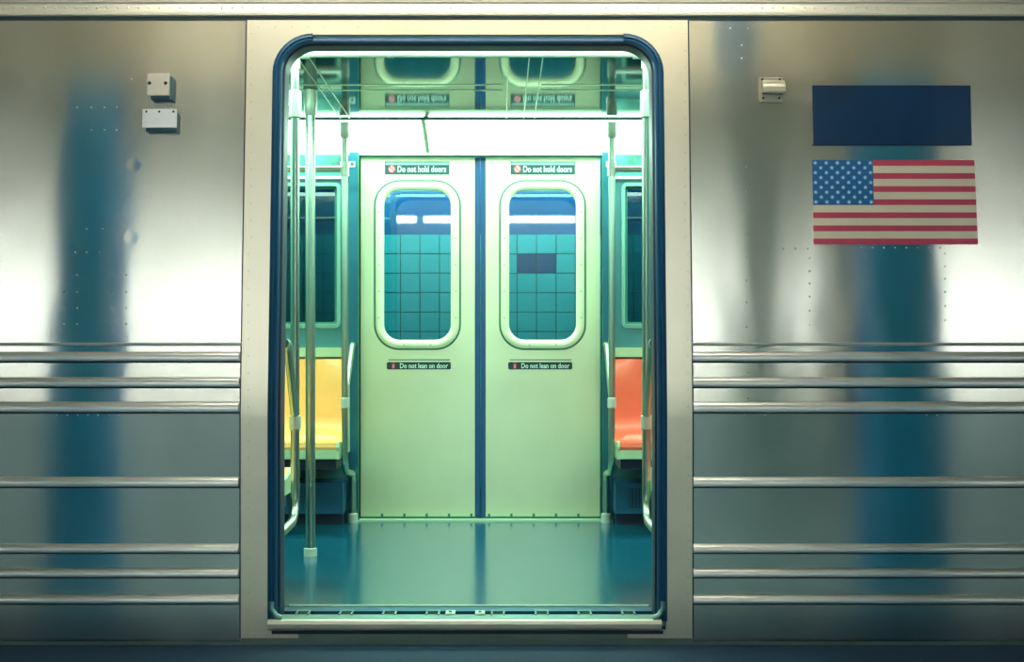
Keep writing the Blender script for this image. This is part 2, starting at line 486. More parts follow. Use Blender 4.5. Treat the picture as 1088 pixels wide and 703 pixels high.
add_dents(MATS['steel_skin'], [(wall_pt(px, py)[0], prof(wall_pt(px, py)[1]), wall_pt(px, py)[1]) for px, py in ((142, 175), (139.5, 252), (81, 262))], 0.03, 0.14)

# =================================================================== THINGS ON THE CAR SIDE
def wall_box(px0, px1, py0, py1, y0, y1, bev=0.0):
    """box standing on the leaning side; y0 (front) / y1 (back) measured from the sheet; follows the lean"""
    xa, zt = wall_pt(px0, py0); xb, zb = wall_pt(px1, py1)
    xm = wall_pt(px1, py0)[0]
    xa = (wall_pt(px0, (py0+py1)/2)[0]); xb = wall_pt(px1, (py0+py1)/2)[0]
    bm = bx(xa, xb, y0, y1, zb, zt, bev)
    for v in bm.verts: v.co.y += prof(v.co.z)
    return bm
def wbase(px, py):
    x, z = wall_pt(px, py); return (x, prof(z), z)

# relay box with two screw holes
t = empty('junction_box', wbase(173, 108), 'small cream square box with two screws above the white plate', 'box')
obj('housing', wall_box(163, 185, 83, 107.5, -0.032, 0.001, 0.002), 'box_blue', t)
cv = obj('cover', wall_box(160, 183, 80.5, 104, -0.045, -0.032, 0.002), 'box_cream', t)
for px in (162.5, 179.5):
    x, z = wall_pt(px, 91)
    obj('screw', tube(bmesh.new(), [(x, prof(z)-0.0465, z), (x, prof(z)-0.043, z)], 0.0062, 10), 'screw_dark', cv)
t = empty('light_housing', wbase(172, 140), 'white horizontal rectangular cover plate below the cream square box', 'box')
obj('housing', wall_box(157, 190, 121, 141, -0.024, 0.001, 0.002), 'box_blue', t)
cv = obj('cover', wall_box(154, 190, 117.5, 137.5, -0.035, -0.024, 0.002), 'box_white', t)
for px in (158.5, 172, 187):
    x, z = wall_pt(px, 120.5)
    obj('screw', tube(bmesh.new(), [(x, prof(z)-0.0365, z), (x, prof(z)-0.033, z)], 0.004, 8), 'screw_dark', cv)
# curved bracket on the right
t = empty('hood_bracket', wbase(819, 109), 'small curved metal hood on a four-screw plate left of the blue panel', 'bracket')
pl = obj('back_plate', wall_box(806, 831, 82.5, 109, -0.006, 0.0005, 0.001), 'hood_metal', t)
xa, zt = wall_pt(808.5, 86); xb, zb = wall_pt(832.5, 101)
bm = bmesh.new(); n = 10; pr = []
for k in range(n+1):
    a = math.pi*0.62*k/n
    pr.append((-0.006-0.034*math.sin(a)*1.0, zt-0.048*(1-math.cos(a))/1.0*0.72))
pr += [(-0.004, pr[-1][1]), (-0.004, zt)]
A = [bm.verts.new((xa, q[0]+prof(q[1]), q[1])) for q in pr]; B = [bm.verts.new((xb, q[0]+prof(q[1]), q[1])) for q in pr]
for k in range(len(pr)):
    j = (k+1) % len(pr); bm.faces.new((A[k], A[j], B[j], B[k]))
bm.faces.new(A); bm.faces.new(B[::-1])
obj('hood', bm, 'hood_metal', t, smooth=True)
for px, py in ((809.5, 84.8), (828, 84.8), (810.5, 104.5), (827.5, 104.5)):
    x, z = wall_pt(px, py)
    obj('screw', tube(bmesh.new(), [(x, prof(z)-0.009, z), (x, prof(z)-0.005, z)], 0.0042, 8), 'screw_dark', pl)

def wquad(corners, off, thick=0.0015):
    """thin plate on the side given four photo corners (tl, tr, br, bl)"""
    bm = bmesh.new(); vs = []
    for px, py in corners:
        x, z = wall_pt(px, py); vs.append(bm.verts.new((x, prof(z)+off, z)))
    f = bm.faces.new(vs)
    r = bmesh.ops.extrude_face_region(bm, geom=[f])
    for v in [g for g in r['geom'] if isinstance(g, bmesh.types.BMVert)]: v.co.y += thick
    return bm
t = empty('blue_placard', wbase(947, 154), 'plain dark blue rectangular panel above the flag', 'panel')
obj('face', wquad(((864, 92), (1029.5, 92), (1031, 153.5), (865.5, 153.5)), -0.004, 0.0045), 'panel_blue', t)
bm = bmesh.new()
for q in (((863, 91), (1030.5, 91), (1030.5, 92.2), (863, 92.2)), ((863, 153.3), (1032, 153.3), (1032, 154.6), (863, 154.6)),
          ((863, 92.2), (864.2, 92.2), (865.6, 153.3), (864.4, 153.3)), ((1029.4, 92.2), (1030.6, 92.2), (1032, 153.3), (1030.8, 153.3))):
    b2 = wquad(q, -0.005, 0.0055); me = bpy.data.meshes.new('t'); b2.to_mesh(me); b2.free(); bm.from_mesh(me); bpy.data.meshes.remove(me)
obj('border', bm, 'seal_dark', t)

# flag decal
fl = empty('flag_decal', wbase(950, 260), 'American flag decal with red stripes and fifty stars', 'flag')
FC = ((863, 170), (1035, 170), (1039, 259.5), (864.5, 259.5))
def fpt(u, v):
    """u, v in 0..1 across / down the flag -> photo pixel"""
    tx = FC[0][0]+(FC[1][0]-FC[0][0])*u; bxx = FC[3][0]+(FC[2][0]-FC[3][0])*u
    return tx+(bxx-tx)*v, FC[0][1]+(FC[3][1]-FC[0][1])*v
vv = [0]
for i in range(13): vv.append(vv[-1]+(0.069 if i % 2 == 0 else 0.0862))
vv = [v/vv[-1] for v in vv]
UC = 0.373
for i in range(13):
    u0 = UC if i < 7 else 0.0
    obj('stripe', wquad((fpt(u0, vv[i]), fpt(1, vv[i]), fpt(1, vv[i+1]), fpt(u0, vv[i+1])), -0.0022, 0.0022), 'flag_red' if i % 2 == 0 else 'flag_white', fl)
VC = vv[7]
can = obj('canton', wquad((fpt(0, 0), fpt(UC, 0), fpt(UC, VC), fpt(0, VC)), -0.0024, 0.0024), 'flag_blue', fl)
def star_bm():
    bm = bmesh.new(); r = 0.0082; vs = []
    for k in range(10):
        a = math.pi/2+k*math.pi/5; q = r if k % 2 == 0 else r*0.45
        vs.append(bm.verts.new((q*math.cos(a), 0, q*math.sin(a))))
    f = bm.faces.new(vs)
    r_ = bmesh.ops.extrude_face_region(bm, geom=[f])
    for v in [g for g in r_['geom'] if isinstance(g, bmesh.types.BMVert)]: v.co.y += 0.0012
    for v in bm.verts: v.co.y += LEAN*v.co.z
    return bm
star = None
for row in range(9):
    n = 6 if row % 2 == 0 else 5
    for k in range(n):
        u = UC*(0.045+(k+(0 if n == 6 else 0.5))*0.182); v = VC*(0.065+row*0.1085)
        x, z = wall_pt(*fpt(u, v))
        loc = Vector((x, prof(z)-0.0034, z))
        if star is None:
            star = obj('star', star_bm(), 'star_white', can, origin=(0, 0, 0)); star.location = loc-wloc(can)
        else:
            c = star.copy(); C.objects.link(c); c.location = loc-wloc(can)

# =================================================================== CAR INTERIOR SHELL
obj('floor', bx(XW0, XW1, 0.185, 2.62, -0.06, 0.0), 'car_floor')
fl_o = bpy.data.objects['floor']; tag(fl_o, 'glossy dark teal subway car floor', None, None, 'structure')
ce = empty('ceiling', (CX, 1.29, ZCL), kind='structure'); ce['label'] = 'glossy mirror-like car ceiling'
obj('ceiling_sheet', bx(XW0, XW1, 0.55, 2.03, ZCL, ZCL+0.02), 'car_ceiling', ce)
for y in (1.19, 1.31):
    obj('ceiling_strip', bx(XW0, PX(533, D+y) , y-0.004, y+0.004, ZCL-0.003, ZCL), 'trim_green', ce)
    obj('ceiling_strip', bx(PX(575, D+y), XW1, y-0.004, y+0.004, ZCL-0.003, ZCL), 'trim_green', ce)
for x in (0.020, 0.104, 0.157, -0.755, -0.80):
    obj('ceiling_strip', bx(x-0.0022, x+0.0022, 0.56, 2.02, ZCL-0.003, ZCL), 'trim_green', ce)
# light lenses over the doors, both sides
xs = [-0.394+1.2*k for k in range(-4, 5)]
first = True
def lens(x0, x1, far):
    ya, za, yb, zb = (2.03, ZCL-0.002, YF-0.005, 1.945) if far else (0.55, ZCL-0.002, 0.125, 1.988)
    mid = ((ya+yb)/2, (za+zb)/2+(0.012 if far else 0.004))
    bm = bmesh.new()
    A = [bm.verts.new((x0, *q)) for q in ((ya, za), mid, (yb, zb))]; B = [bm.verts.new((x1, *q)) for q in ((ya, za), mid, (yb, zb))]
    for k in range(2): bm.faces.new((A[k], A[k+1], B[k+1], B[k]))
    r = bmesh.ops.extrude_face_region(bm, geom=bm.faces[:])
    for v in [g for g in r['geom'] if isinstance(g, bmesh.types.BMVert)]: v.co.z += 0.015
    return bm
for far in (True, False):
    for x0, x1 in zip(xs, xs[1:]):
        lab = None
        t = empty('car_lamp', ((x0+x1)/2, (2.03+YF)/2 if far else 0.33, ZCL))
        k = round((x0+0.394)/1.2)
        way = 'left' if k < 0 else 'right'
        ordn = ('first', 'second', 'third', 'fourth')[(-k-1) if k < 0 else k]
        lab = 'glowing white ceiling light %s the closed doors, %s one on the %s' % ('above' if far else 'facing', ordn, way)
        tag(t, lab, 'light', 'far side light panels' if far else 'near side light panels')
        obj('lens', lens(x0+0.011, x1-0.011, far), 'lens_light', t, smooth=True)
        bm = lens(x1-0.011, x1+0.011, far)
        for v in bm.verts: v.co.z -= 0.004
        obj('end_trim', bm, 'trim_green', t)
for y in (2.03, 0.55):
    obj('lens_rail', bx(XW0, XW1, y-0.006, y+0.006, ZCL-0.008, ZCL-0.0005), 'car_wall', ce)

# far side of the car
wf = empty('wall_far', (CX, YF, 0), kind='structure'); wf['label'] = 'far inner side of the car'
XDL, XDR = PX(382.5, D+2.5), PX(639, D+2.5)     # far doorway
ZDT = PZ(167, D+2.5)
WIN_L = (-2.15, -0.872); WIN_R = (0.645, 1.92); WZ0, WZ1 = 1.035, 1.765
def pier(x0, x1, z0, z1, y0=YF, y1=2.56, m='car_wall', name='wall_panel'):
    return obj(name, bx(x0, x1, y0, y1, z0, z1), m, wf)
for (a, b, win) in ((XW0, XDL, WIN_L), (XDR, XW1, WIN_R)):
    pier(a, win[0], 0, 1.95); pier(win[1], b, 0, 1.95); pier(win[0], win[1], 0, WZ0); pier(win[0], win[1], WZ1, 1.95)
pier(XDL, XDR, ZDT+0.004, 1.95, YF+0.01, 2.56, 'trim_green', 'door_header')
obj('header_strip', bx(XW0, XW1, YF-0.008, YF, 1.928, 1.942), 'trim_green', wf)
obj('header_seal', bx(XDL-0.01, XDR+0.01, YF-0.004, YF+0.03, ZDT, ZDT+0.006), 'gasket_green', wf)
obj('floor_strip', bx(XDL-0.05, XDR+0.05, YF-0.03, YF+0.03, 0.0, 0.010), 'trim_green', wf)
# posts either side of the far doorway
for s, xp in ((-1, XDL), (1, XDR)):
    obj('door_post', bx(min(xp, xp+s*0.05), max(xp, xp+s*0.05), YF-0.02, YF+0.06, 0, 1.94), 'post_teal', wf)
    obj('post_seal', bx(min(xp-s*0.002, xp+s*0.006), max(xp-s*0.002, xp+s*0.006), YF-0.026, YF-0.02, 0, ZDT), 'gasket_green', wf)
    xq = xp+s*0.034
    o = obj('notice_plate', bx(xq-0.015, xq+0.015, YF-0.024, YF-0.02, PZ(178, D+YF), PZ(172, D+YF)), 'fitting_white', wf)
    obj('notice_mark', bx(xq-0.008, xq+0.008, YF-0.0255, YF-0.024, PZ(176.5, D+YF), PZ(173.5, D+YF)), 'sticker_dark', o)
    # ad card strip and ledges above the window
    a, b = (XW0, xp-0.06) if s < 0 else (xp+0.06, XW1)
    obj('advert_card', bx(a, b, YF-0.012, YF, PZ(177, D+YF), PZ(164.5, D+YF)), 'ad_card', wf)
    obj('card_rail', bx(a, b, YF-0.02, YF, PZ(190.5, D+YF), PZ(187.5, D+YF)), 'trim_green', wf)
    obj('window_ledge', bx(a, b, YF-0.03, YF, PZ(379, D+YF), PZ(369, D+YF)), 'seat_edge', wf)

def rrect(cx, cz, hw, hh, r, n=8):
    pts = []
    for (sx, sz, a0) in ((1, 1, 0), (-1, 1, 90), (-1, -1, 180), (1, -1, 270)):
        for k in range(n+1):
            a = math.radians(a0+90*k/n)
            pts.append((cx+sx*(hw-r)+r*math.cos(a), cz+sz*(hh-r)+r*math.sin(a)))
    return pts
def loft(rings):
    """rings: list of lists of (x, y, z)"""
    bm = bmesh.new(); vs = [[bm.verts.new(p) for p in rg] for rg in rings]
    n = len(vs[0])
    for a, b in zip(vs, vs[1:]):
        for k in range(n): bm.faces.new((a[k], a[(k+1) % n], b[(k+1) % n], b[k]))
    return bm
# side windows
for i, win in enumerate((WIN_L, WIN_R)):
    wn = empty('window_%d' % (i+1), ((win[0]+win[1])/2, YF, WZ0), kind='structure'); wn['label'] = 'dark tinted car window behind the %s bench' % ('yellow' if i == 0 else 'red')
    cx, cz, hw, hh = (win[0]+win[1])/2, (WZ0+WZ1)/2, (win[1]-win[0])/2, (WZ1-WZ0)/2
    q = [(dx, y) for dx, y in ((0.02, YF), (0.018, YF-0.010), (0.0, YF-0.012), (-0.006, YF+0.02))]
    obj('window_frame', loft([[(x, y, z) for x, z in rrect(cx, cz, hw+d, hh+d, 0.014+max(0, d))] for d, y in q]), 'frame_teal', wn, smooth=True)
    obj('pane', bx(win[0]-0.004, win[1]+0.004, YF+0.018, YF+0.022, WZ0-0.004, WZ1+0.004), 'side_glass', wn)
    obj('gasket', loft([[(x, y, z) for x, z in rrect(cx, cz, hw+d, hh+d, 0.012)] for d, y in ((-0.004, YF+0.004), (-0.014, YF+0.006), (-0.014, YF+0.017))]), 'gasket_green', wn, smooth=True)

# closed far doors
YD = 2.5; dd = D+YD
def text_obj(name, s, x0, x1, zc, h, y, m, parent, bold=0.0):
    cu = bpy.data.curves.new(name, 'FONT'); cu.body = s; cu.size = 1; cu.extrude = 0; cu.offset = bold; cu.resolution_u = 2
    to = bpy.data.objects.new(name, cu); C.objects.link(to)
    dg = bpy.context.evaluated_depsgraph_get(); me = bpy.data.meshes.new_from_object(to.evaluated_get(dg))
    C.objects.unlink(to); bpy.data.objects.remove(to)
    bm = bmesh.new(); bm.from_mesh(me); bpy.data.meshes.remove(me)
    xs_ = [v.co.x for v in bm.verts]; ys_ = [v.co.y for v in bm.verts]
    a, b, c, d = min(xs_), max(xs_), min(ys_), max(ys_)
    for v in bm.verts:
        v.co = Vector((x0+(v.co.x-a)/(b-a)*(x1-x0), y, zc-h/2+(v.co.y-c)/(d-c)*h))
    return obj(name, bm, m, parent)
def disc(x, z, r, y, n=20, th=0.0006):
    return tube(bmesh.new(), [(x, y, z), (x, y+th, z)], r, n)
for i, (pa, pb, wa, wb, fa, fb) in enumerate(((383, 504.5, 408, 479, 398.5, 489), (516, 637.5, 541, 612, 531, 621.5))):
    xa, xb = PX(pa, dd), PX(pb, dd); z0, z1 = PZ(549, dd), PZ(167.5, dd)
    side = 'left' if i == 0 else 'right'
    dr = empty('door_%d' % (i+1), ((xa+xb)/2, YD, z0), kind='structure'); dr['label'] = 'closed brushed steel sliding door leaf, %s one' % side
    gx, gz = PX((wa+wb)/2, dd), PZ((202+361)/2, dd); ghw, ghh = (wb-wa)/2*dd/F, (361-202)/2*dd/F
    # leaf sheet with a rounded hole: ring from hole outline to the leaf edge
    hole = rrect(gx, gz, ghw+0.022, ghh+0.022, 0.10, 8)
    outer = []
    for k, (x, z) in enumerate(hole):
        sx, sz = ((1, 1), (-1, 1), (-1, -1), (1, -1))[k//9]
        outer.append((xb if sx > 0 else xa, z1 if sz > 0 else z0)) if k % 9 == 4 else outer.append(None)
    n = len(hole)
    for k in range(n):
        if outer[k] is None:
            x, z = hole[k]; c = k//9; j = k % 9
            sx, sz = ((1, 1), (-1, 1), (-1, -1), (1, -1))[c]
            vert = (j < 4) if c in (0, 2) else (j > 4)          # samples next to the upright edges
            outer[k] = ((xb if sx > 0 else xa), z) if vert else (x, (z1 if sz > 0 else z0))
    bm = loft([[(x, YD+0.03, z) for x, z in outer], [(x, YD, z) for x, z in outer], [(x, YD, z) for x, z in hole], [(x, YD+0.02, z) for x, z in hole]])
    obj('leaf', bm, 'door_steel', dr, uv=True)
    fr = [(0.0225*2.0, YD-0.0005), (0.044, YD-0.008), (0.036, YD-0.013), (0.020, YD-0.013), (0.008, YD-0.010), (0.0, YD-0.002), (0.0, YD+0.012)]
    fo = obj('window_frame', loft([[(x, y, z) for x, z in rrect(gx, gz, ghw+d, ghh+d, 0.082+d)] for d, y in fr]), 'frame_cream', dr, smooth=True)
    obj('gasket', loft([[(x, y, z) for x, z in rrect(gx, gz, ghw+d, ghh+d, 0.082+d)] for d, y in ((0.054, YD-0.0006), (0.052, YD-0.004), (0.044, YD-0.004))]), 'gasket_green', dr, smooth=True)
    bm = bmesh.new()
    ring = rrect(gx, gz, ghw+0.026, ghh+0.026, 0.10, 3)
    scr = [(gx+s*(ghw+0.026), gz+q) for s in (-1, 1) for q in (-0.28, -0.14, 0.0, 0.14, 0.28)] + [(gx+q, gz+s*(ghh+0.026)) for s in (-1, 1) for q in (-0.07, 0.07)]
    for x, z in scr:
        obj('screw', disc(x, z, 0.0055, YD-0.0155, 8, 0.004), 'seat_edge', fo)
    bm = bmesh.new(); pts = [bm.verts.new((x, YD+0.008, z)) for x, z in rrect(gx, gz, ghw+0.004, ghh+0.004, 0.085)]
    f = bm.faces.new(pts); r_ = bmesh.ops.extrude_face_region(bm, geom=[f])
    for v in [g for g in r_['geom'] if isinstance(g, bmesh.types.BMVert)]: v.co.y += 0.004
    obj('pane', bm, 'door_glass', dr)
    # rubber edge where the leaves meet
    xs_ = (xb, PX(510.2, dd)) if i == 0 else (PX(510.6, dd), xa)
    obj('rubber_edge', bx(xs_[0], xs_[1], YD+0.002, YD+0.03, z0, z1, 0.004), 'door_rubber', dr)
    for k in range(5):                           # studs along the foot
        x = xa+(xb-xa)*(0.19+0.195*k) if i == 0 else xa+(xb-xa)*(0.03+0.195*k)
        obj('foot_stud', bx(x-0.006, x+0.006, YD-0.012, YD, z0, z0+0.018), 'gasket_green', dr)
    obj('foot_seal', bx(xa, xb, YD-0.006, YD+0.02, 0.010, z0+0.003), 'gasket_green', dr)
    # stickers
    off = 0 if i == 0 else 133.5
    sx0, sx1 = PX(409+off, dd), PX(477.5+off, dd)
    st = empty('warning_sticker', ((sx0+sx1)/2, YD, PZ(185, dd)), 'dark green Do not hold doors sticker above the %s door window' % side, 'sticker', 'hold door stickers')
    obj('backing', bx(sx0, sx1, YD-0.0022, YD+0.0002, PZ(185.3, dd), PZ(171.5, dd)), 'sticker_dark', st)
    obj('top_band', bx(sx0+0.004, sx1-0.004, YD-0.003, YD-0.0022, PZ(175.2, dd), PZ(172.6, dd)), 'sticker_band', st)
    ix, iz = PX(416.3+off, dd), PZ(179.6, dd)
    ic = obj('icon', disc(ix, iz, 0.0195, YD-0.0032, 24, 0.001), 'sticker_pink', st)
    obj('icon_ring', loft([[(ix+r*math.cos(a), YD-0.0036, iz+r*math.sin(a)) for a in [2*math.pi*k/24 for k in range(24)]] for r in (0.0205, 0.016)]), 'sticker_red', ic)
    bm = bx(-0.019, 0.019, YD-0.0036, YD-0.0034, -0.0025, 0.0025)
    bmesh.ops.rotate(bm, verts=bm.verts, cent=(0, 0, 0), matrix=Matrix.Rotation(math.radians(45), 3, 'Y')); bmesh.ops.translate(bm, verts=bm.verts, vec=(ix, 0, iz))
    obj('icon_bar', bm, 'sticker_red', ic)
    text_obj('lettering', 'Do not hold doors', PX(422.5+off, dd), PX(474+off, dd), PZ(179.6, dd), 0.034, YD-0.0034, 'sticker_text', st, 0.014)
    off = 0 if i == 0 else 129
    sx0, sx1 = PX(411+off, dd), PX(479+off, dd)
    st = empty('warning_sticker', ((sx0+sx1)/2, YD, PZ(392, dd)), 'narrow dark Do not lean on door sticker below the %s door window' % side, 'sticker', 'lean on door stickers')
    bm = bmesh.new(); pts = [bm.verts.new((x, YD-0.0022, z)) for x, z in rrect((sx0+sx1)/2, PZ(388.4, dd), (sx1-sx0)/2, 0.0195, 0.008, 4)]
    f = bm.faces.new(pts); r_ = bmesh.ops.extrude_face_region(bm, geom=[f])
    for v in [g for g in r_['geom'] if isinstance(g, bmesh.types.BMVert)]: v.co.y += 0.0024
    obj('backing', bm, 'sticker_black', st)
    obj('top_line', bx(sx0+0.008, sx1-0.004, YD-0.0015, YD+0.0002, PZ(382.6, dd), PZ(381.6, dd)), 'gasket_green', st)
    ix, iz = PX(418+off, dd), PZ(388.4, dd)
    ic = obj('icon', bx(ix-0.009, ix+0.009, YD-0.003, YD-0.0022, iz-0.015, iz+0.015), 'sticker_red', st)
    bm = bmesh.new(); box(bm, ix-0.003, ix+0.003, YD-0.0034, YD-0.003, iz-0.011, iz+0.006)
    obj('icon_figure', bm, 'sticker_pink', ic)
    text_obj('lettering', 'Do not lean on door', PX(425+off, dd), PX(476+off, dd), PZ(388.4, dd), 0.027, YD-0.0032, 'sticker_text', st, 0.012)

# near inner side, beside the open doorway
wi = empty('wall_near_inner', (CX, 0.12, 0), kind='structure'); wi['label'] = 'inner lining beside the open doorway'
for a, b in ((XW0, CX-HI-0.02), (CX+HI+0.02, XW1)):
    obj('lining', bx(a, b, 0.115, 0.13, 0, 1.945), 'car_wall', wi)
obj('header_lining', bx(CX-HI-0.02, CX+HI+0.02, 0.115, 0.13, 1.99, 2.06), 'car_wall', wi)
for x in (XW0, XW1-0.03):
    obj('wall_end', bx(x, x+0.03, 0.02, 2.6, -0.06, 2.3), 'car_wall')['kind'] = 'structure'

# =================================================================== POLES AND RAILS
DC = D+2.05; DA = D+0.36
XA0, XA1 = PX(313.5, DA), PX(687, DA)
XC0, XC1 = PX(366.3, DC), PX(650, DC)
TR = 0.0165
def side_pole(x, y, far, label):
    """stanchion that bends to the wall at its foot, with an armrest rail from the wall"""
    sgn = 1 if far else -1
    yw = 2.405 if far else 0.165
    t = empty('grab_pole', (x, yw, 0.0), label, 'pole', 'poles beside the benches')
    ztop = 2.025 if far else 1.99
    pts = [(x, y, ztop), (x, y, 0.9)] + [tuple(p) for p in arc_path((x, y, 0.9), (x, y, 0.30), (x, yw, 0.255), 0.10, 7)]
    if far: pts += [tuple(p) for p in arc_path((x, y, 0.30), (x, yw, 0.255), (x, yw, 0.0), 0.05, 6)] + [(x, yw, 0.0)]
    else: pts += [(x+(-0.03 if x < CX else 0.03), 0.128, 0.25)]
    obj('pole', tube(bmesh.new(), pts, TR, 14), 'tube_steel', t, smooth=True)
    p2 = [(x, yw+sgn*0.04, 0.93)] + [tuple(p) for p in arc_path((x, yw+sgn*0.04, 0.93), (x, yw-sgn*0.03, 0.93), (x, y, 0.64), 0.04, 6)] + [(x, y, 0.655)]
    obj('arm_rail', tube(bmesh.new(), p2, TR*0.95, 12), 'tube_steel', t, smooth=True)
    obj('joint_fitting', tube(bmesh.new(), [(x, y, 0.668), (x, y, 0.663), (x, y, 0.617), (x, y, 0.612)], [TR*0.9, TR*1.3, TR*1.3, TR*0.9], 14), 'fitting_white', t, smooth=True)
    if far:
        obj('top_fitting', tube(bmesh.new(), [(x, y, 2.03), (x, y, 1.99), (x, y, 1.962), (x, y, 1.95)], [TR*1.75, TR*1.7, TR*1.5, TR*1.0], 14), 'fitting_white', t, smooth=True)
    else:
        obj('top_fitting', tube(bmesh.new(), [(x, y, 1.86), (x, y, 1.855), (x, y, 1.76), (x, y, 1.755)], [TR*0.9, TR*1.45, TR*1.45, TR*0.9], 14), 'fitting_white', t, smooth=True)
    if far: obj('floor_collar', tube(bmesh.new(), [(x, yw, 0.0), (x, yw, 0.045), (x, yw, 0.05)], [TR*1.6, TR*1.6, TR*1.0], 14), 'fitting_white', t, smooth=True)
    # overhead rail running off along the bench
    s = -1 if x < CX else 1
    zr = 1.80
    obj('overhead_rail', tube(bmesh.new(), [(x, y, zr), (x+s*1.9, y, zr)], TR*0.9, 10), 'tube_steel', t, smooth=True)
    obj('tee_fitting', tube(bmesh.new(), [(x, y, zr+0.035), (x, y, zr-0.035)], TR*1.35, 12), 'fitting_white', t, smooth=True)
    return t
side_pole(XC0, 2.05, True, 'slim steel pole left of the closed doors with curved arm rail')
side_pole(XC1, 2.05, True, 'slim steel pole right of the closed doors with curved arm rail')
side_pole(XA0, 0.36, False, 'steel pole just inside the left edge of the open doorway')
side_pole(XA1, 0.36, False, 'steel pole just inside the right edge of the open doorway')
# cross bar at the top of the doorway
t = empty('grab_bar', (CX, 0.36, 1.98), 'white horizontal grab bar across the top of the open doorway', 'grab bar')
zb = PZ(57, DA)
obj('bar', tube(bmesh.new(), [(XA0-0.01, 0.36, zb), (XA1+0.01, 0.36, zb)], 0.0145, 14), 'fitting_white', t, smooth=True)
for x in (XA0, XA1):
    s = 1 if x < CX else -1
    bm = tube(bmesh.new(), [(x, 0.36, zb-0.055), (x, 0.36, zb-0.01), (x+s*0.006, 0.36, zb), (x+s*0.05, 0.36, zb)], 0.0195, 14)
    o = obj('elbow_fitting', bm, 'fitting_white', t, smooth=True)
    obj('screw', tube(bmesh.new(), [(x, 0.338, zb-0.02), (x, 0.342, zb-0.02)], 0.004, 8), 'screw_dark', o)
xj = PX(415, DA)
obj('bar_coupling', tube(bmesh.new(), [(xj-0.012, 0.36, zb), (xj+0.012, 0.36, zb)], 0.0165, 14), 'fitting_white', t, smooth=True)
# centre pole
XB, YB = PX(329.8, D+1.30), 1.30
t = empty('grab_pole', (XB, YB, 0), 'tall centre pole with white floor collar at the left of the car', 'pole', 'poles beside the benches')
obj('pole', tube(bmesh.new(), [(XB, YB, 0.0), (XB, YB, ZCL-0.002)], 0.0215, 16), 'tube_steel', t, smooth=True)
obj('top_fitting', tube(bmesh.new(), [(XB, YB, ZCL-0.001), (XB, YB, ZCL-0.06), (XB, YB, ZCL-0.105), (XB, YB, ZCL-0.115)], [0.031, 0.030, 0.027, 0.0215], 16), 'fitting_white', t, smooth=True)
obj('floor_collar', tube(bmesh.new(), [(XB, YB, 0.0005), (XB, YB, 0.034), (XB, YB, 0.037)], [0.029, 0.029, 0.022], 16), 'fitting_white', t, smooth=True)

